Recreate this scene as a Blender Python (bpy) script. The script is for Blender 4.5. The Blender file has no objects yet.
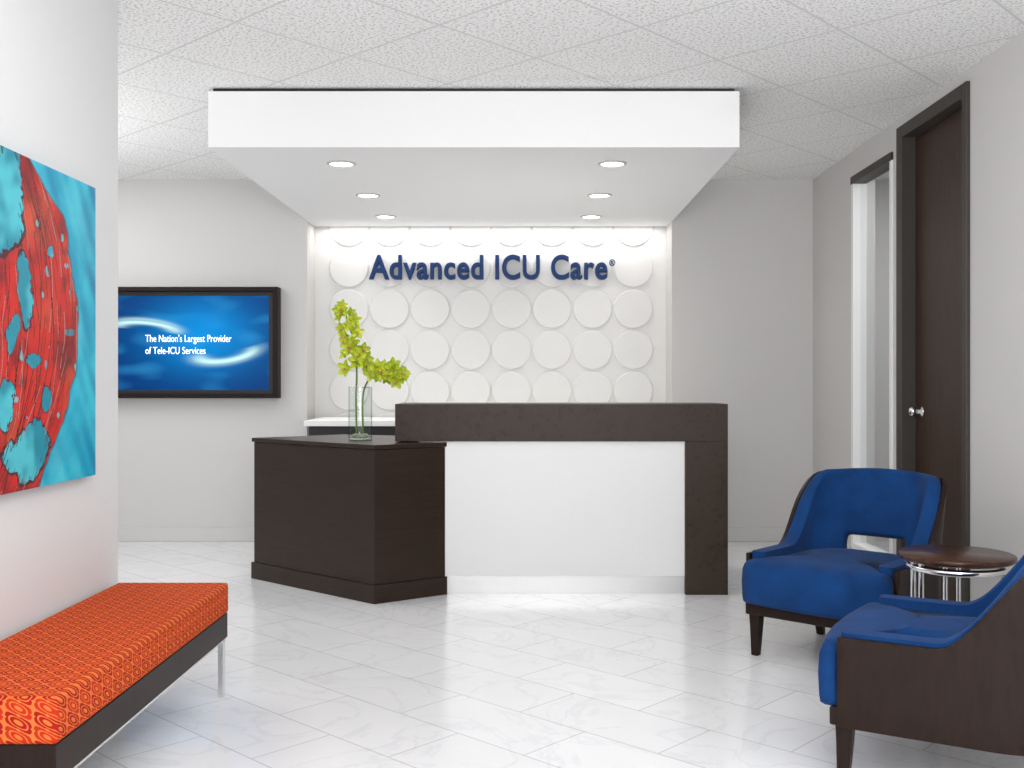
import bpy, bmesh, math, random
from mathutils import Vector, Matrix, noise
random.seed(4)
S=bpy.context.scene
COL=S.collection
try:
    S.view_settings.view_transform='Standard'
    S.view_settings.look='None'
except Exception: pass

# ---------------------------------------------------------------- helpers
def new_mat(name,color=(.8,.8,.8),rough=.5,metal=0,spec=.5):
    m=bpy.data.materials.new(name); m.use_nodes=True
    b=m.node_tree.nodes['Principled BSDF']
    b.inputs['Base Color'].default_value=(*color,1)
    b.inputs['Roughness'].default_value=rough
    b.inputs['Metallic'].default_value=metal
    b.inputs['Specular IOR Level'].default_value=spec
    return m
def N(m,t,**kw):
    n=m.node_tree.nodes.new(t)
    for k,v in kw.items(): setattr(n,k,v)
    return n
def L(m,a,b): m.node_tree.links.new(a,b)
def bsdf(m): return m.node_tree.nodes['Principled BSDF']
def coords(m,scale=(1,1,1),rot=(0,0,0),loc=(0,0,0)):
    tc=N(m,'ShaderNodeTexCoord'); mp=N(m,'ShaderNodeMapping')
    mp.inputs['Scale'].default_value=scale; mp.inputs['Rotation'].default_value=rot
    mp.inputs['Location'].default_value=loc
    L(m,tc.outputs['Object'],mp.inputs['Vector']); return mp.outputs['Vector']
def ramp(m,fac,stops):
    r=N(m,'ShaderNodeValToRGB'); e=r.color_ramp.elements
    while len(e)<len(stops): e.new(.5)
    for i,(p,c) in enumerate(stops):
        e[i].position=p; e[i].color=(*c,1)
    L(m,fac,r.inputs['Fac']); return r.outputs['Color']
def mix(m,fac,a,b,mode='MIX'):
    x=N(m,'ShaderNodeMix',data_type='RGBA',blend_type=mode)
    if isinstance(fac,(int,float)): x.inputs['Factor'].default_value=fac
    else: L(m,fac,x.inputs['Factor'])
    for k,v in ((6,a),(7,b)):
        if isinstance(v,tuple): x.inputs[k].default_value=(*v,1)
        else: L(m,v,x.inputs[k])
    return x.outputs[2]
def bump(m,h,strength=.2,dist=.01):
    b=N(m,'ShaderNodeBump'); b.inputs['Strength'].default_value=strength; b.inputs['Distance'].default_value=dist
    L(m,h,b.inputs['Height']); L(m,b.outputs['Normal'],bsdf(m).inputs['Normal'])
def obj(name,me,mat=None,parent=None):
    o=bpy.data.objects.new(name,me); COL.objects.link(o)
    if mat: me.materials.append(mat)
    if parent: o.parent=parent
    return o
def empty(name,loc=(0,0,0),rz=0):
    o=bpy.data.objects.new(name,None); COL.objects.link(o); o.location=loc; o.rotation_euler=(0,0,rz)
    o.empty_display_size=.1
    return o
def smooth(o):
    for p in o.data.polygons: p.use_smooth=True
def bevel(o,w,seg=2):
    b=o.modifiers.new('bevel','BEVEL'); b.width=w; b.segments=seg; b.limit_method='ANGLE'; b.angle_limit=math.radians(40)
def boxes(name,lst,mat,parent=None,bev=0,seg=2):
    bm=bmesh.new()
    for (x0,x1,y0,y1,z0,z1) in lst:
        v=[bm.verts.new((x,y,z)) for z in (z0,z1) for (x,y) in ((x0,y0),(x1,y0),(x1,y1),(x0,y1))]
        for f in ((3,2,1,0),(4,5,6,7),(0,1,5,4),(1,2,6,5),(2,3,7,6),(3,0,4,7)):
            bm.faces.new([v[i] for i in f])
    me=bpy.data.meshes.new(name); bm.to_mesh(me); bm.free()
    o=obj(name,me,mat,parent)
    if bev: bevel(o,bev,seg)
    return o
def box(name,x0,x1,y0,y1,z0,z1,mat,parent=None,bev=0,seg=2):
    return boxes(name,[(x0,x1,y0,y1,z0,z1)],mat,parent,bev,seg)
def prism(name,pts,z0,z1,mat,parent=None,bev=0,seg=2):
    bm=bmesh.new()
    lo=[bm.verts.new((x,y,z0)) for x,y in pts]; hi=[bm.verts.new((x,y,z1)) for x,y in pts]
    bm.faces.new(lo[::-1]); bm.faces.new(hi)
    n=len(pts)
    for i in range(n): bm.faces.new((lo[i],lo[(i+1)%n],hi[(i+1)%n],hi[i]))
    bmesh.ops.recalc_face_normals(bm,faces=bm.faces[:])
    me=bpy.data.meshes.new(name); bm.to_mesh(me); bm.free()
    o=obj(name,me,mat,parent)
    if bev: bevel(o,bev,seg)
    return o
def lathe(name,prof,mat,parent=None,loc=(0,0,0),n=48,rot=None,closed=False):
    bm=bmesh.new(); rings=[]
    for r,z in prof:
        if r<1e-6: rings.append([bm.verts.new((0,0,z))])
        else: rings.append([bm.verts.new((r*math.cos(2*math.pi*i/n),r*math.sin(2*math.pi*i/n),z)) for i in range(n)])
    pairs=list(zip(rings[:-1],rings[1:]))
    if closed: pairs.append((rings[-1],rings[0]))
    for a,b in pairs:
        for i in range(n):
            j=(i+1)%n
            if len(a)==1 and len(b)==1: continue
            if len(a)==1: bm.faces.new((a[0],b[i],b[j]))
            elif len(b)==1: bm.faces.new((a[i],a[j],b[0]))
            else: bm.faces.new((a[i],a[j],b[j],b[i]))
    bmesh.ops.recalc_face_normals(bm,faces=bm.faces[:])
    me=bpy.data.meshes.new(name); bm.to_mesh(me); bm.free()
    o=obj(name,me,mat,parent); o.location=loc
    if rot: o.rotation_euler=rot
    smooth(o)
    return o
def tube(name,pts,r,mat,parent=None,cyclic=False,radii=None):
    cu=bpy.data.curves.new(name,'CURVE'); cu.dimensions='3D'; cu.bevel_depth=r; cu.bevel_resolution=4
    sp=cu.splines.new('POLY'); sp.points.add(len(pts)-1)
    for i,p in enumerate(pts):
        sp.points[i].co=(*p,1)
        if radii: sp.points[i].radius=radii[i]
    sp.use_cyclic_u=cyclic; cu.use_fill_caps=True
    o=bpy.data.objects.new(name,cu); COL.objects.link(o); cu.materials.append(mat)
    if parent: o.parent=parent
    return o
def sstep(a,b,x):
    t=max(0,min(1,(x-a)/(b-a))); return t*t*(3-2*t)

# ---------------------------------------------------------------- materials
def wall_mat(name,c):
    m=new_mat(name,c,.75,spec=.25)
    n=N(m,'ShaderNodeTexNoise'); n.inputs['Scale'].default_value=180; L(m,coords(m),n.inputs['Vector'])
    bump(m,n.outputs['Fac'],.08,.002); return m
M_wall=wall_mat('wall_paint_grey',(.60,.588,.58))
M_wallL=wall_mat('wall_paint_light',(.65,.65,.652))
M_white=wall_mat('drywall_white',(.82,.82,.82))
M_niche=wall_mat('relief_panel_white',(.73,.725,.715))
M_base=new_mat('baseboard_grey',(.60,.59,.58),.4)
# floor
M_floor=new_mat('marble_tile',rough=.18,spec=.5)
v=coords(M_floor,rot=(0,0,math.radians(43)),loc=(.1,.05,0))
br=N(M_floor,'ShaderNodeTexBrick'); L(M_floor,v,br.inputs['Vector'])
br.offset=.5
for k,val in (('Scale',1),('Mortar Size',.0025),('Mortar Smooth',.1),('Brick Width',.61),('Row Height',.305),('Bias',0)): br.inputs[k].default_value=val
br.inputs['Color1'].default_value=(.745,.748,.76,1); br.inputs['Color2'].default_value=(.71,.713,.725,1); br.inputs['Mortar'].default_value=(.48,.48,.48,1)
ns=N(M_floor,'ShaderNodeTexNoise'); ns.inputs['Scale'].default_value=2.2; ns.inputs['Detail'].default_value=8; ns.inputs['Distortion'].default_value=1.6
L(M_floor,v,ns.inputs['Vector'])
vein=ramp(M_floor,ns.outputs['Fac'],[(.47,(1,1,1)),(.50,(.92,.92,.93)),(.525,(1,1,1))])
ns2=N(M_floor,'ShaderNodeTexNoise'); ns2.inputs['Scale'].default_value=5; ns2.inputs['Detail'].default_value=5; L(M_floor,v,ns2.inputs['Vector'])
cl=ramp(M_floor,ns2.outputs['Fac'],[(.3,(.965,.965,.97)),(.7,(1,1,1))])
L(M_floor,mix(M_floor,1.0,mix(M_floor,1.0,br.outputs['Color'],vein,'MULTIPLY'),cl,'MULTIPLY'),bsdf(M_floor).inputs['Base Color'])
# ceiling
M_ceil=new_mat('acoustic_tile',rough=.9,spec=.1)
v=coords(M_ceil,rot=(0,0,math.radians(43)),loc=(.2,.1,0))
br=N(M_ceil,'ShaderNodeTexBrick'); L(M_ceil,v,br.inputs['Vector']); br.offset=0
for k,val in (('Scale',1),('Mortar Size',.007),('Mortar Smooth',.2),('Brick Width',.61),('Row Height',.61)): br.inputs[k].default_value=val
br.inputs['Color1'].default_value=(0,0,0,1);br.inputs['Color2'].default_value=(0,0,0,1);br.inputs['Mortar'].default_value=(1,1,1,1)
n=N(M_ceil,'ShaderNodeTexNoise'); n.inputs['Scale'].default_value=75; n.inputs['Detail'].default_value=3; L(M_ceil,v,n.inputs['Vector'])
sp=ramp(M_ceil,n.outputs['Fac'],[(.36,(.54,.54,.53)),(.50,(.87,.87,.86))])
L(M_ceil,mix(M_ceil,br.outputs['Color'],sp,(.64,.64,.63)),bsdf(M_ceil).inputs['Base Color'])
def wood(name,a,b,rough=.35,axis=(1,1,12),spec=.25):
    m=new_mat(name,a,rough,spec=spec)
    n=N(m,'ShaderNodeTexNoise'); n.inputs['Scale'].default_value=6; n.inputs['Detail'].default_value=6; L(m,coords(m,scale=axis),n.inputs['Vector'])
    L(m,ramp(m,n.outputs['Fac'],[(.3,a),(.7,b)]),bsdf(m).inputs['Base Color']); return m
M_wing=wood('espresso_laminate',(.020,.012,.008),(.030,.018,.012),.32,(1,1,14))
M_door=wood('door_veneer_dark',(.030,.016,.010),(.054,.030,.020),.45,(14,14,.8))
M_frame=new_mat('door_frame_bronze',(.050,.042,.036),.5,spec=.3)
M_chw=wood('chair_wood_dark',(.011,.0055,.0035),(.019,.009,.006),.4,(10,10,2),.18)
M_tabt=wood('table_walnut',(.030,.012,.008),(.06,.025,.014),.25,(2,14,1))
M_slab=new_mat('brown_quartz',rough=.4,spec=.2)
n=N(M_slab,'ShaderNodeTexNoise'); n.inputs['Scale'].default_value=30; n.inputs['Detail'].default_value=5; L(M_slab,coords(M_slab),n.inputs['Vector'])
L(M_slab,ramp(M_slab,n.outputs['Fac'],[(.30,(.024,.015,.010)),(.42,(.036,.024,.017)),(.75,(.043,.029,.021))]),bsdf(M_slab).inputs['Base Color'])
M_dpanel=new_mat('desk_panel_white',(.72,.72,.72),.35)
M_alu=new_mat('brushed_aluminium',(.58,.58,.58),.35,.8)
M_chrome=new_mat('chrome',(.75,.75,.76),.15,1)
M_black=new_mat('matte_black',(.008,.008,.008),.5)
M_tvf=new_mat('tv_frame_dark',(.016,.011,.009),.5,spec=.15)
M_navy=new_mat('sign_navy',(.003,.030,.125),.5,spec=.25)
def fabric(name,a,b):
    m=new_mat(name,a,.85,spec=.15)
    bsdf(m).inputs['Sheen Weight'].default_value=.03
    n=N(m,'ShaderNodeTexNoise'); n.inputs['Scale'].default_value=9; n.inputs['Detail'].default_value=6; v=coords(m); L(m,v,n.inputs['Vector'])
    L(m,ramp(m,n.outputs['Fac'],[(.3,a),(.7,b)]),bsdf(m).inputs['Base Color'])
    n2=N(m,'ShaderNodeTexNoise'); n2.inputs['Scale'].default_value=500; L(m,v,n2.inputs['Vector']); bump(m,n2.outputs['Fac'],.25,.002)
    return m
M_blue=fabric('blue_velvet',(.002,.025,.10),(.004,.042,.16))
def clear(name,tint,edge):
    m=bpy.data.materials.new(name); m.use_nodes=True; nt=m.node_tree; nt.nodes.clear()
    out=nt.nodes.new('ShaderNodeOutputMaterial'); tr=nt.nodes.new('ShaderNodeBsdfTransparent'); gl=nt.nodes.new('ShaderNodeBsdfGlossy')
    gl.inputs['Roughness'].default_value=.03; lw=nt.nodes.new('ShaderNodeLayerWeight'); lw.inputs['Blend'].default_value=.35
    cr=nt.nodes.new('ShaderNodeValToRGB'); cr.color_ramp.elements[0].color=(*tint,1); cr.color_ramp.elements[0].position=.35; cr.color_ramp.elements[1].color=(*edge,1)
    mx=nt.nodes.new('ShaderNodeMixShader'); mx.inputs[0].default_value=.06
    nt.links.new(lw.outputs['Facing'],cr.inputs['Fac']); nt.links.new(cr.outputs['Color'],tr.inputs['Color'])
    nt.links.new(tr.outputs[0],mx.inputs[1]); nt.links.new(gl.outputs[0],mx.inputs[2]); nt.links.new(mx.outputs[0],out.inputs['Surface'])
    return m
M_glass=clear('clear_glass',(.90,.92,.92),(.82,.85,.84))
M_vg=clear('vase_glass',(.93,.96,.94),(.35,.42,.38))
M_water=clear('vase_water',(.86,.92,.88),(.7,.78,.72))
def emis(name,c,s):
    m=new_mat(name,c,.5); b=bsdf(m); b.inputs['Emission Color'].default_value=(*c,1); b.inputs['Emission Strength'].default_value=s; return m
M_lamp=emis('downlight_lens',(1,.97,.92),9)
M_trim=new_mat('downlight_trim',(.50,.50,.50),.4)
# orange patterned fabric
M_or=new_mat('orange_lattice_fabric',rough=.9,spec=.1)
sep=N(M_or,'ShaderNodeSeparateXYZ'); L(M_or,coords(M_or),sep.inputs[0])
def math_(m,op,a,b=None):
    n=N(m,'ShaderNodeMath',operation=op)
    for i,x in enumerate((a,b)):
        if x is None: continue
        if isinstance(x,(int,float)): n.inputs[i].default_value=x
        else: L(m,x,n.inputs[i])
    return n.outputs[0]
PER=.070
xx=math_(M_or,'MULTIPLY',math_(M_or,'ADD',sep.outputs[0],sep.outputs[2]),2*math.pi/PER)
yy=math_(M_or,'MULTIPLY',math_(M_or,'ADD',sep.outputs[1],sep.outputs[2]),2*math.pi/PER)
cxx=math_(M_or,'COSINE',xx); cyy=math_(M_or,'COSINE',yy)
val=math_(M_or,'ADD',cxx,cyy)
def near(v0,w_): return math_(M_or,'LESS_THAN',math_(M_or,'ABSOLUTE',math_(M_or,'SUBTRACT',val,v0)),w_)
lat=near(0,.20); r1=near(1.05,.15); r2=near(-1.15,.15); c1_=math_(M_or,'GREATER_THAN',val,1.75); c2_=math_(M_or,'LESS_THAN',val,-1.8)
petl=math_(M_or,'GREATER_THAN',math_(M_or,'ABSOLUTE',math_(M_or,'MULTIPLY',math_(M_or,'SINE',xx),math_(M_or,'SINE',yy))),.93)
tot=lat
for q in (r1,r2,c1_,c2_,petl): tot=math_(M_or,'MAXIMUM',tot,q)
pos_=math_(M_or,'GREATER_THAN',val,0)
base=mix(M_or,pos_,(.44,.026,.010),(.32,.011,.009))
L(M_or,mix(M_or,tot,base,(.60,.15,.035)),bsdf(M_or).inputs['Base Color'])

# ---------------------------------------------------------------- room shell
CH=2.72
XR=2.165
box('floor',-4.6,3.9,-.6,8.3,-.1,0,M_floor)
box('ceiling',-4.6,3.9,-.6,8.3,CH,CH+.1,M_ceil)
boxes('wall_back',[(-4.6,-1.64,7.7,8.3,0,CH),(1.105,3.9,7.7,8.3,0,CH),(-1.64,1.105,7.7,8.3,2.45,CH)],M_wall)
box('wall_niche',-1.64,1.105,8.0,8.3,0,2.45,M_niche)
box('wall_left',-1.75,-1.58,-.6,3.975,0,CH,M_wallL)
box('wall_corridor',-4.7,-4.6,-.6,8.3,0,CH,M_wall)
boxes('wall_right',[(XR,XR+.14,-.6,5.03,0,CH),(XR,XR+.14,5.03,5.86,2.60,CH),(XR,XR+.14,5.86,6.05,0,CH),
                    (XR,XR+.14,6.05,6.74,2.53,CH),(XR,XR+.14,6.05,6.74,0,.12),(XR,XR+.14,6.74,7.7,0,CH)],M_wall)
box('wall_office',3.8,3.9,-.6,7.7,0,CH,M_white)
box('wall_office_partition',XR+.14,3.8,4.4,4.5,0,CH,M_white)
boxes('baseboard_back',[(-4.6,-1.64,7.685,7.7,0,.105),(1.105,XR,7.685,7.7,0,.105)],M_base,bev=.003)
boxes('baseboard_right',[(XR-.015,XR,-.6,4.95,0,.105),(XR-.015,XR,6.80,7.685,0,.105)],M_base,bev=.003)
box('baseboard_left',-1.58,-1.567,-.6,3.975,0,.105,M_base)
# window (sidelight)
w=empty('window_1')
boxes('frame',[(XR-.01,XR+.08,6.02,6.06,.10,2.55),(XR-.01,XR+.08,6.73,6.77,.10,2.55),(XR-.01,XR+.08,6.06,6.73,.10,.14)],M_white,w,.003)
box('head',XR-.015,XR+.08,6.02,6.77,2.50,2.55,M_frame,w,.003)
me=bpy.data.meshes.new('glazing'); me.from_pydata([(XR+.04,6.06,.14),(XR+.04,6.73,.14),(XR+.04,6.73,2.5),(XR+.04,6.06,2.5)],[],[(0,1,2,3)]); obj('glazing',me,M_glass,w)
# door
d=empty('door_1')
boxes('frame',[(XR-.02,XR+.15,4.98,5.035,0,2.66),(XR-.02,XR+.15,5.84,5.92,0,2.66),(XR-.02,XR+.15,5.035,5.84,2.59,2.66)],M_frame,d,.004)
box('leaf',XR+.06,XR+.105,5.04,5.835,.008,2.585,M_door,d,.002)
lathe('rose',[(0,0),(.032,0),(.032,.006),(.012,.012),(.012,.045),(0,.045)],M_chrome,d,(XR+.06,5.74,1.03),24,(0,-math.pi/2,0))
lathe('knob',[(0,.035),(.018,.037),(.027,.048),(.027,.060),(.018,.070),(0,.073)],M_chrome,d,(XR+.06,5.74,1.03),24,(0,-math.pi/2,0))

# soffit
so=empty('soffit_canopy')
box('soffit_body',-1.64,1.11,5.30,7.7,2.41,2.70,M_white,so)
box('niche_lid',-1.64,1.105,7.7,7.98,2.41,2.449,M_white,so)
box('reveal',-1.62,1.09,5.32,7.7,2.70,2.72,M_black,so)
for X in (-1.02,.485):
    for Y in (5.69,6.65,7.50):
        dl=empty('recessed_downlight',(X,Y,2.41))
        lathe('trim_ring',[(.064,0),(.080,0),(.080,-.005),(.064,-.008)],M_trim,dl,n=40,closed=True)
        lathe('lens',[(0,-.002),(.064,-.002),(.064,-.001),(0,-.001)],M_lamp,dl,n=40)
        la=bpy.data.lights.new('spot','SPOT'); la.energy=24 if Y<7 else 9; la.spot_size=math.radians(120); la.spot_blend=.9; la.shadow_soft_size=.05; la.color=(1,.95,.88)
        lo=bpy.data.objects.new('lamp',la); COL.objects.link(lo); lo.parent=dl; lo.location=(0,0,-.02)

# relief discs
bm=bmesh.new()
for r in range(9):
    for c in range(8):
        cx=(349+40.6*c-525)/128; cz=1.19+(383-(227+41*r))/128
        if cz<.2: continue
        n=48; R=.152
        prof=[(R,0),(R,-.013),(R-.006,-.018),(0,-.018)]
        prev=None
        for (rr,dy) in prof:
            ring=[]
            for i in range(n):
                a=2*math.pi*i/n; ring.append((cx+rr*math.cos(a),8.0+dy,cz+rr*math.sin(a)))
            if rr==0: break
            ring=[bm.verts.new((x,y,min(z,2.41))) for x,y,z in ring]
            if prev:
                for i in range(n): bm.faces.new((prev[i],prev[(i+1)%n],ring[(i+1)%n],ring[i]))
            prev=ring
        bm.faces.new(prev)
bmesh.ops.recalc_face_normals(bm,faces=bm.faces[:])
me=bpy.data.meshes.new('discs'); bm.to_mesh(me); bm.free()
obj('wall_relief_discs',me,M_niche)

# sign
def text(name,body,x0,zb,y,width,height,mat,parent=None,ext=.0,off=0,space=1,bev=0):
    cu=bpy.data.curves.new(name,'FONT'); cu.body=body; cu.size=1; cu.extrude=0; cu.offset=off; cu.space_character=space
    cu.bevel_depth=bev; cu.bevel_resolution=1
    o=bpy.data.objects.new(name,cu); COL.objects.link(o); cu.materials.append(mat)
    bpy.context.view_layer.update()
    dx=o.dimensions.x; bb=[Vector(c) for c in o.bound_box]; xmin=min(b.x for b in bb)
    capo=.73
    sx=width/dx; sy=height/capo
    o.scale=(sx,sy,1); cu.extrude=ext
    o.rotation_euler=(math.pi/2,0,0); o.location=(x0-xmin*sx,y,zb)
    if parent: o.parent=parent
    return o
sg=empty('wall_sign')
text('lettering','Advanced ICU Care',-1.21,2.0,7.95,1.85,.19,M_navy,sg,.012,.012,1.07,.013)
text('registered_mark','®',.655,2.10,7.955,.045,.05,M_navy,sg,.008,.02)

# ---------------------------------------------------------------- TV
tv=empty('wall_television')
TX0,TX1=-3.26,-1.835; TZ0,TZ1=1.19-15/133,1.19+95/133
boxes('surround',[(TX0,TX1,7.60,7.698,TZ1-.03,TZ1),(TX0,TX1,7.60,7.698,TZ0,TZ0+.03),(TX0,TX0+.04,7.60,7.698,TZ0+.03,TZ1-.03),(TX1-.04,TX1,7.60,7.698,TZ0+.03,TZ1-.03)],M_tvf,tv,.002)
boxes('bezel',[(TX0+.04,TX1-.04,7.65,7.698,TZ1-.06,TZ1-.03),(TX0+.04,TX1-.04,7.65,7.698,TZ0+.03,TZ0+.06),(TX0+.04,TX0+.08,7.65,7.698,TZ0+.06,TZ1-.06),(TX1-.08,TX1-.04,7.65,7.698,TZ0+.06,TZ1-.06)],M_black,tv,.002)
def color_grid(name,nu,nv,func,mat,parent,pos):
    verts=[];cols=[];faces=[]
    for j in range(nv+1):
        for i in range(nu+1):
            u=i/nu; w_=j/nv; verts.append(pos(u,w_)); cols.append(func(u,w_))
    for j in range(nv):
        for i in range(nu):
            a=j*(nu+1)+i; faces.append((a,a+1,a+nu+2,a+nu+1))
    me=bpy.data.meshes.new(name); me.from_pydata(verts,[],faces)
    at=me.color_attributes.new('col','FLOAT_COLOR','POINT')
    for k,c in enumerate(cols): at.data[k].color=(c[0],c[1],c[2],1)
    return obj(name,me,mat,parent)
M_scr=new_mat('tv_screen',(.0,.0,.0),.3,spec=.1)
at=N(M_scr,'ShaderNodeAttribute',attribute_name='col'); L(M_scr,at.outputs['Color'],bsdf(M_scr).inputs['Emission Color']); bsdf(M_scr).inputs['Emission Strength'].default_value=1.0
def lerp(a,b,t): return tuple(x+(y-x)*t for x,y in zip(a,b))
def screen(u,w_):
    x=105+165*u; y=389-93*w_
    c=lerp((.0,.040,.20),(.0,.30,.80),math.exp(-(((x-205)/52)**2+((y-335)/36)**2)))
    nn=noise.noise(Vector((x*.03,y*.08,1)))
    c=lerp(c,(.05,.48,.95),max(0,nn)*.45)
    def arc(cx,cy,rx,ry,th,a0,a1,rot=0):
        dx=x-cx;dy=y-cy; ca,sa=math.cos(rot),math.sin(rot)
        X=(dx*ca+dy*sa)/rx; Y=(-dx*sa+dy*ca)/ry
        r=math.hypot(X,Y); a=math.degrees(math.atan2(Y,X))%360
        k=math.exp(-((r-1)/th)**2)
        m_=(a-a0)%360; span=(a1-a0)%360
        return k*math.sin(math.pi*m_/span)**.6 if m_<span else 0
    g=max(arc(150,329,28,6,.30,160,380,.1),arc(227,352,27,8,.30,-20,200,-.15),.5*arc(150,329,33,9,.2,170,370,.1),.4*arc(227,350,34,12,.2,-10,190,-.15))
    return lerp(c,(.65,1.0,1.0),min(1,g*1.2))
color_grid('screen',330,186,screen,M_scr,tv,lambda u,w_:(TX0+.075+u*(TX1-TX0-.15),7.672,TZ0+.055+w_*(TZ1-TZ0-.11)))
M_tvt=emis('slide_text',(1,1,1),.9)
text('slide_line',"The Nation's Largest Provider",(147-525)/133,1.19+(383-342)/133,7.667,.645,.055,M_tvt,tv,.001,0)
text('slide_line_b',"of Tele-ICU Services",(147-525)/133,1.19+(383-354)/133,7.667,.45,.055,M_tvt,tv,.001,0)

# ---------------------------------------------------------------- painting
M_art=new_mat('acrylic_painting',rough=.4,spec=.3)
at=N(M_art,'ShaderNodeAttribute',attribute_name='col'); L(M_art,at.outputs['Color'],bsdf(M_art).inputs['Base Color'])
D0,D1,PZ0,PZ1=2.25,3.68,.86,1.89
def art(u,w_):
    dd=D0+u*(D1-D0); z=PZ0+w_*(PZ1-PZ0)
    n1=noise.fractal(Vector((dd*4.5,z*4.5,0)),1,2,5); n2=noise.noise(Vector((dd*5,z*5,3))); n3=noise.noise(Vector((dd*18,z*18,7)))
    n5=noise.noise(Vector((dd*45,z*45,17)))
    edge=3.53-1.0*(z-1.40)**2+.03*n1+.012*n3
    if z>1.75: edge-= (z-1.75)*.9
    st=noise.noise(Vector((dd*14+z*9,z*2.5-dd*2,9)))
    cyan=lerp((.0,.30,.46),(.02,.44,.58),sstep(-.4,.5,n1))
    cyan=lerp(cyan,(.0,.13,.30),max(0,min(1,1.1*st)))
    cyan=lerp(cyan,(.16,.60,.68),max(0,min(1,-.6*st)))
    red=lerp((.52,.016,.010),(.20,.005,.010),sstep(-.1,.7,n1))
    red=lerp(red,(.58,.08,.03),max(0,n2*1.1))
    red=lerp(red,(.05,.01,.015),max(0,min(1,(n3*n1)*2.0)))
    wx=dd+.05*n1+.02*n2+.008*n5; wz=z+.05*n2+.03*n1+.008*n5
    if dd>edge:
        c=cyan
        k=math.exp(-((dd-edge)/.010)**2); c=lerp(c,(.02,.02,.03),k*.8)
    else:
        c=red
        teal=lerp((.01,.22,.30),(.07,.45,.52),sstep(-.3,.4,n2+.5*n3))
        m=9
        for (cx,cz,rx,rz) in ((3.05,1.74,.12,.16),(3.15,1.47,.055,.12),(3.07,1.32,.04,.04),(3.21,1.25,.045,.022),(3.05,1.13,.045,.06),
                               (3.17,.97,.13,.08),(3.28,1.11,.04,.045),(3.34,1.62,.014,.025),
                               (2.8,1.35,.14,.10),(2.6,1.70,.16,.12),(2.55,1.05,.2,.12),(2.85,1.05,.08,.1)):
            r=((wx-cx)/rx)**2+((wz-cz)/rz)**2+.40*n3+.25*n5
            m=min(m,r)
        if m<1: c=teal
        elif m<1.2: c=lerp(red,(.01,.01,.02),.85)
        if (n3>.52 and m>1.2): c=lerp(c,teal,.8)
        for k in range(44):
            f=(k*.618)%1
            base=3.00+.54*f
            cx=base-1.0*(z-1.42)**2*(.3+.8*f)+.14*(z-1.4)*math.sin(k*1.7)+.02*noise.noise(Vector((z*7,k,2)))
            wdt=.0011+.0012*((k*.71)%1)
            gate=noise.noise(Vector((z*5,k*3.1,5)))
            if abs(dd-cx)<wdt and gate>-.02 and m>.7: c=((.02,.006,.01),(.38,.22,.20),(.08,.01,.01),(.02,.006,.01),(.02,.006,.01))[k%5]
    return c
pt_=empty('abstract_painting')
box('canvas',-1.579,-1.545,D0,D1,PZ0,PZ1,new_mat('canvas_edge',(.02,.30,.42),.6),pt_)
color_grid('paint_surface',620,420,art,M_art,pt_,lambda u,w_:(-1.5435,D0+u*(D1-D0),PZ0+w_*(PZ1-PZ0)))

# ---------------------------------------------------------------- reception desk
dk=empty('reception_desk')
DY=5.75
boxes('stone_counter',[(-.73,1.14,DY,DY+.42,.862,1.072),(.90,1.14,DY,DY+.42,0,.862)],M_slab,dk,.002)
box('white_front',-.60,.90,DY+.025,DY+.10,.10,.862,M_dpanel,dk)
box('toe_kick',-.60,.90,DY+.035,DY+.10,0,.10,M_alu,dk)
boxes('staff_worktop',[(-.60,1.10,DY+.42,DY+1.0,.70,.74),(1.08,1.12,DY+.42,DY+1.0,0,.70)],M_wing,dk,.002)
A=(-1.66,6.24);B=(-.812,5.51);C=(-.445,5.765)
Dp=(-1.18,6.66)
E=(-.445,6.35)
poly=[A,B,C,E,Dp]
def grow(poly,g):
    out=[]
    n=len(poly)
    for i in range(n):
        p=Vector(poly[i]);a=Vector(poly[i-1]);b=Vector(poly[(i+1)%n])
        d1=(p-a).normalized();d2=(b-p).normalized()
        n1=Vector((d1.y,-d1.x));n2=Vector((d2.y,-d2.x))
        k=(n1+n2); k=k/(1+n1.dot(n2))
        out.append(tuple(p+k*g))
    return out
prism('wing_body',grow(poly,-.006),.10,.83,M_wing,dk,.002)
prism('wing_plinth',grow(poly,.006),0,.10,M_wing,dk,.002)
prism('wing_top',grow(poly,.004),.832,.856,M_wing,dk,.002)
bc=empty('back_credenza')
box('body',-1.53,1.0,7.25,7.72,0,.885,M_black,bc)
box('top',-1.56,1.03,7.22,7.95,.885,.925,M_white,bc,.003)

# ---------------------------------------------------------------- vase & orchids
vb=empty('orchid_vase',(-.965,6.0,.857))
lathe('vase_glass',[(.066,.001),(.068,.006),(.068,.31)],M_vg,vb,n=48)
lathe('rim',[(.0665,.307),(.0695,.307),(.0695,.311),(.0665,.311)],M_chrome,vb,n=48,closed=True)
lathe('glass_base',[(0,.001),(.066,.001),(.066,.010),(0,.010)],new_mat('thick_glass_base',(.45,.50,.47),.1),vb,n=48)
lathe('water',[(.0,.12),(.066,.12)],M_water,vb,n=48)
M_wat=new_mat('vase_stones',(.30,.32,.26),.4)
bm=bmesh.new()
for i in range(45):
    a=random.random()*6.28; r=.05*math.sqrt(random.random())
    bmesh.ops.create_icosphere(bm,subdivisions=2,radius=.009,matrix=Matrix.Translation((r*math.cos(a),r*math.sin(a),.019+.012*random.random())))
me=bpy.data.meshes.new('stones'); bm.to_mesh(me); bm.free(); obj('stones',me,M_wat,vb)
M_stem=new_mat('orchid_stem_green',(.10,.20,.02),.5)
M_pet=new_mat('orchid_petal',(.52,.66,.03),.5)
n=N(M_pet,'ShaderNodeTexNoise'); n.inputs['Scale'].default_value=30; L(M_pet,coords(M_pet),n.inputs['Vector'])
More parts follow.
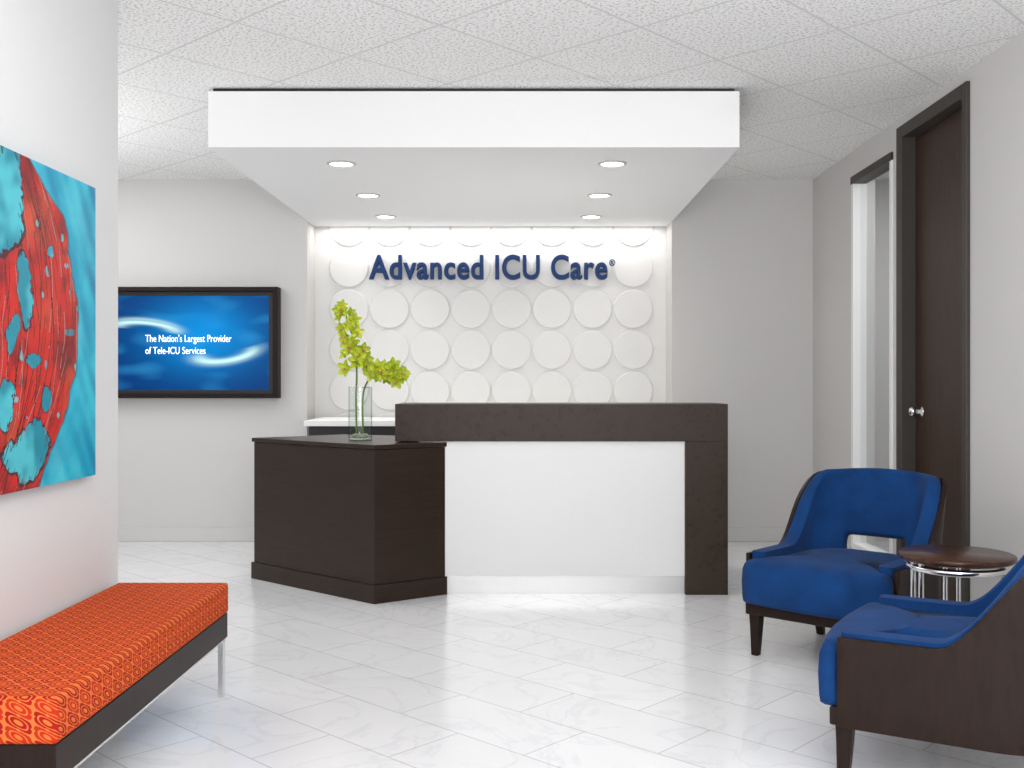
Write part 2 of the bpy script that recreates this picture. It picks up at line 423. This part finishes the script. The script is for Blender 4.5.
L(M_pet,ramp(M_pet,n.outputs['Fac'],[(.3,(.30,.43,.010)),(.7,(.56,.63,.04))]),bsdf(M_pet).inputs['Base Color'])
M_lip=new_mat('orchid_lip',(.45,.22,.08),.5)
def P(px,py,dy=0):
    return Vector(((px-525)/170.7+.965,dy,1.19+(383-py)/170.7-.857))
def catmull(pts,k=8):
    out=[]; q=[pts[0]]+pts+[pts[-1]]
    for i in range(1,len(q)-2):
        for j in range(k):
            t=j/k; p0,p1,p2,p3=q[i-1:i+3]
            out.append(.5*((2*p1)+(-p0+p2)*t+(2*p0-5*p1+4*p2-p3)*t*t+(-p0+3*p1-3*p2+p3)*t**3))
    out.append(pts[-1]); return out
s1=[P(357,438,-.01),P(356,400),P(357,372,-.01),P(355,345,-.01),P(348,322,0),P(342,306,.01)]
s2=[P(363,438,.02),P(362,400,.02),P(367,382,.01),P(378,372,-.01),P(389,371,-.02),P(399,377,-.03)]
c1=catmull(s1);c2=catmull(s2)
tube('stem',c1,.0055,M_stem,vb); tube('stem_b',c2,.0055,M_stem,vb)
bmp=bmesh.new(); bml=bmesh.new()
def petal(bm,M,length,width,cup):
    nu,nv=6,4; g=[]
    for i in range(nu+1):
        t=i/nu; wdt=width*math.sin(math.pi*min(.97,(t*.9+.06)))**.8
        row=[]
        for j in range(nv+1):
            s_=j/nv*2-1
            row.append(bm.verts.new(M@Vector((s_*wdt*.5, t*length, cup*(t*t)*length+ .25*wdt*s_*s_))))
        g.append(row)
    for i in range(nu):
        for j in range(nv): bm.faces.new((g[i][j],g[i][j+1],g[i+1][j+1],g[i+1][j]))
def bloom(p,size,direction):
    z=direction.normalized(); up=Vector((0,0,1)); x=up.cross(z).normalized(); y=z.cross(x)
    F=Matrix((x,y,z)).transposed().to_4x4(); F.translation=p
    spin=random.uniform(-.3,.3)
    for k in range(5):
        a=spin+k*2*math.pi/5
        petal(bmp,F@Matrix.Rotation(a,4,'Z')@Matrix.Rotation(.15,4,'X'),size*.54,size*.34,random.uniform(.05,.35))
    for a in (-.5,.5):
        petal(bml,F@Matrix.Translation((0,0,.008))@Matrix.Rotation(math.pi+a*.6,4,'Z')@Matrix.Rotation(.9,4,'X'),size*.28,size*.22,.2)
def along(c,t):
    i=min(len(c)-2,int(t*(len(c)-1))); f=t*(len(c)-1)-i
    return c[i].lerp(c[i+1],f)
for c,t0,t1,num,s0,s1_,sp_ in ((c1,.40,.99,25,.108,.066,.62),(c2,.60,1.0,20,.096,.088,.64)):
    for k in range(num):
        t=t0+(t1-t0)*k/(num-1); p=along(c,t)
        a=k*2.4+random.uniform(-.4,.4)
        o_=Vector((math.cos(a),-abs(math.sin(a))*.9-.2,random.uniform(-.6,.6)))
        sz=s0+(s1_-s0)*(k/(num-1))
        q=p+o_.normalized()*sz*sp_
        bloom(q,sz,o_+Vector((0,-.7,0)))
me=bpy.data.meshes.new('blooms'); bmp.to_mesh(me); bmp.free(); o=obj('blooms',me,M_pet,vb); smooth(o)
me=bpy.data.meshes.new('bloom_lips'); bml.to_mesh(me); bml.free(); o=obj('bloom_lips',me,M_lip,vb); smooth(o)

# ---------------------------------------------------------------- bench
bn=empty('upholstered_bench',(-1.342,3.19,0))
hw,hl=.212,.72
o=box('cushion',-hw,hw,-hl,hl,.315,.43,M_or,bn,.012,3)
box('rail',-hw+.004,hw-.004,-hl+.004,hl-.004,.222,.315,M_chw,bn,.003)
box('metal_trim',-hw+.01,hw-.01,-hl+.01,hl-.01,.212,.222,M_chrome,bn)
for i,(sx,sy) in enumerate(((-1,-1),(1,-1),(1,1),(-1,1))):
    x=sx*(hw-.020); y=sy*(hl-.03)
    box('leg_%d'%(i+1),x-.011,x+.011,y-.011,y+.011,0,.214,M_chrome,bn,.002)

# ---------------------------------------------------------------- chairs
def make_chair(loc,rz):
    ch=empty('lounge_chair',loc,rz)
    W,Y0,Aa,R,Bk=.33,-.30,.42,.20,.13
    ARC=R*math.pi/2; LT=Aa+ARC+Bk
    def path(s,side,off):
        if s<Aa: p=Vector((W,Y0+s)); n=Vector((1,0))
        elif s<Aa+ARC:
            a=(s-Aa)/R; p=Vector((W-R+R*math.cos(a),Y0+Aa+R*math.sin(a))); n=Vector((math.cos(a),math.sin(a)))
        else: p=Vector((W-R-(s-Aa-ARC),Y0+Aa+R)); n=Vector((0,1))
        p=p+n*off
        return Vector((p.x*side,p.y))
    def h(s): return .455+.325*sstep(.27,.58,s)+.012*sstep(.6,LT,s)
    def sheet(name,off,smax,zlow,nlow,ztopf,nf,thick,mat,hole=False,cols=30,subs=2):
        bm=bmesh.new()
        ss=[smax*i/cols for i in range(cols+1)]
        groups=[]
        if abs(smax-LT)<1e-6:
            groups.append([(s,1) for s in ss]+[(s,-1) for s in ss[::-1][1:]])
        else:
            groups.append([(s,1) for s in ss]); groups.append([(s,-1) for s in ss[::-1]])
        for gseq in groups:
            grid=[]
            for (s,side) in gseq:
                zs=[zlow+(.44-zlow)*i/nlow for i in range(nlow)]
                if ztopf is None: zs=[zlow,zlow+.03,.235]
                else:
                    top=h(s)+ztopf
                    zs+=[.44+(top-.44)*(i/nf) for i in range(nf+1)] if nf else []
                col=[]
                for z in zs:
                    p=path(s,side,off)
                    k=max(0,z-.40)*sstep(.25,.75,s)
                    col.append(bm.verts.new((p.x*(1+.20*k),p.y+k*.26,z)))
                grid.append((s,col))
            for i in range(len(grid)-1):
                for j in range(len(grid[i][1])-1):
                    if hole and (j in (nlow,nlow-1) and min(grid[i][0],grid[i+1][0])>LT-.165): continue
                    bm.faces.new((grid[i][1][j],grid[i+1][1][j],grid[i+1][1][j+1],grid[i][1][j+1]))
        bmesh.ops.recalc_face_normals(bm,faces=bm.faces[:])
        me=bpy.data.meshes.new(name); bm.to_mesh(me); bm.free()
        o=obj(name,me,mat,ch)
        m=o.modifiers.new('solid','SOLIDIFY'); m.thickness=thick; m.offset=0
        if subs:
            m=o.modifiers.new('sub','SUBSURF'); m.levels=subs; m.render_levels=subs
        else: bevel(o,.003)
        smooth(o); return o
    sheet('upholstered_back',-.045,LT,.225,5,0,9,.066,M_blue,hole=True)
    sheet('wood_shell',0,.70,.18,3,-.012,9,.018,M_chw,subs=0)
    sheet('wood_base_rail',-.004,LT,.18,2,None,0,.020,M_chw,subs=0)
    box('front_rail',-.330,.330,-.325,-.295,.18,.235,M_chw,ch,.006)
    f=[(-.325+.65*i/12, -.355-.035*math.sin(math.pi*i/12)) for i in range(13)]
    pts=f+[(.325,-.308),(.262,-.296),(.260,.10),(.21,.21),(.10,.25),(-.10,.25),(-.21,.21),(-.260,.10),(-.262,-.296),(-.325,-.308)]
    bm=bmesh.new()
    cen=Vector((0,-.06)); lay=[]
    for (inset,z) in ((.02,.232),(.004,.242),(0,.262),(-.004,.33),(0,.385),(.008,.405),(.024,.420),(.05,.428)):
        ring=[]
        for (x,y) in pts:
            v=Vector((x,y))-cen; l=v.length; v=v*((l-inset)/l)+cen
            ring.append(bm.verts.new((v.x,v.y,z)))
        lay.append(ring)
    for sc in (.6,.3):
        lay.append([bm.verts.new((cen.x+(x-cen.x)*sc,cen.y+(y-cen.y)*sc,.428+.014*(1-sc)**.5)) for x,y in pts])
    for a,b in zip(lay[:-1],lay[1:]):
        for i in range(len(pts)): bm.faces.new((a[i],a[(i+1)%len(pts)],b[(i+1)%len(pts)],b[i]))
    bm.faces.new(lay[0]); bm.faces.new(lay[-1])
    bmesh.ops.recalc_face_normals(bm,faces=bm.faces[:])
    me=bpy.data.meshes.new('seat_cushion'); bm.to_mesh(me); bm.free(); o=obj('seat_cushion',me,M_blue,ch); smooth(o)
    box('seat_deck',-.27,.27,-.29,.20,.19,.24,M_chw,ch)
    def leg(nm,x,y,sx,sy):
        bm=bmesh.new(); rings=[]
        for t in (0,.35,.7,1):
            z=.20*(1-t); k=t*t*.035; hw_=.026-.010*t
            cx,cy=x+sx*k,y+sy*k
            rings.append([bm.verts.new((cx+a*hw_,cy+b*hw_,z)) for a,b in ((-1,-1),(1,-1),(1,1),(-1,1))])
        for a,b in zip(rings[:-1],rings[1:]):
            for i in range(4): bm.faces.new((a[i],a[(i+1)%4],b[(i+1)%4],b[i]))
        bm.faces.new(rings[0]); bm.faces.new(rings[-1])
        bmesh.ops.recalc_face_normals(bm,faces=bm.faces[:])
        me=bpy.data.meshes.new(nm); bm.to_mesh(me); bm.free(); o=obj(nm,me,M_chw,ch); bevel(o,.004)
    leg('leg_1',-.295,-.285,0,-.2); leg('leg_2',.295,-.285,0,-.2); leg('leg_3',-.245,.21,-.3,1.2); leg('leg_4',.245,.21,.3,1.2)
    return ch
make_chair((1.425,4.50,0),math.radians(-42))
make_chair((1.345,3.150,0),math.radians(-120))

# ---------------------------------------------------------------- side table
tb=empty('round_side_table',(1.575,3.74,0))
lathe('top',[(0,.545),(.19,.545),(.202,.552),(.202,.565),(.198,.569),(0,.569)],M_tabt,tb,n=64)
ring=[(.165*math.cos(2*math.pi*i/48),.165*math.sin(2*math.pi*i/48),.522) for i in range(48)]
tube('ring',ring,.013,M_chrome,tb,True)
ring=[(.165*math.cos(2*math.pi*i/48),.165*math.sin(2*math.pi*i/48),.012) for i in range(48)]
tube('base_ring',ring,.011,M_chrome,tb,True)
for k,a in enumerate((math.pi+.25,-math.pi/6,math.pi/2-.3)):
    for da in (-.14,.14):
        x,y=.165*math.cos(a+da),.165*math.sin(a+da)
        tube('leg_%d'%(k+1),[(x,y,.012),(x,y,.545)],.010,M_chrome,tb)

# ---------------------------------------------------------------- lights
def area(name,loc,sx,sy,e,rot=(0,0,0),c=(1,1,1)):
    la=bpy.data.lights.new(name,'AREA'); la.shape='RECTANGLE'; la.size=sx; la.size_y=sy; la.energy=e; la.color=c
    o=bpy.data.objects.new(name,la); COL.objects.link(o); o.location=loc; o.rotation_euler=rot; return o
area('cove_light_niche',(-.27,7.88,2.40),2.6,.08,9,c=(1,.97,.93))
area('desk_fill_up',(.1,6.40,.85),1.3,.25,9,(math.pi,0,0),(1,.98,.95))  # unseen fill hidden behind the counter, added to brighten soffit underside and niche
area('ceiling_light_lobby',(.3,.8,2.70),2.4,1.2,22)  # added fill at ceiling height, out of view, lights the lobby
area('ceiling_fill_lobby_b',(.3,2.9,2.70),2.4,.6,13)  # second added lobby fill, also above the frame
area('ceiling_fill_corridor',(-3.4,5.8,2.70),.6,2.4,34)  # added fill in the hidden part of the corridor, lifts the dim back
area('ceiling_light_office',(3.0,6.2,2.70),.6,1.2,20)
area('fill_up',(.3,.2,1.9),2.6,1.4,86,(math.radians(158),0,0))  # unseen fill aimed up, added to brighten the ceiling
area('fill_corridor_up',(-3.3,5.4,1.7),1.0,2.0,26,(math.radians(180),0,0))  # unseen upward fill added for the corridor ceiling
area('fill_forward',(.2,-.4,1.7),1.4,1.4,48,(math.radians(88),0,math.radians(-18)))  # fill added behind the camera to lift the back and right walls
w_=bpy.data.worlds.new('world'); S.world=w_; w_.use_nodes=True
bg=w_.node_tree.nodes['Background']; bg.inputs[0].default_value=(.96,.975,1,1); bg.inputs[1].default_value=2.25

# ---------------------------------------------------------------- camera
cam=bpy.data.cameras.new('camera'); cam.lens=36; cam.sensor_width=36; cam.shift_x=-13/1024; cam.shift_y=-1/1024
co=bpy.data.objects.new('camera',cam); COL.objects.link(co); co.location=(0,0,1.19); co.rotation_euler=(math.pi/2,0,0)
S.camera=co
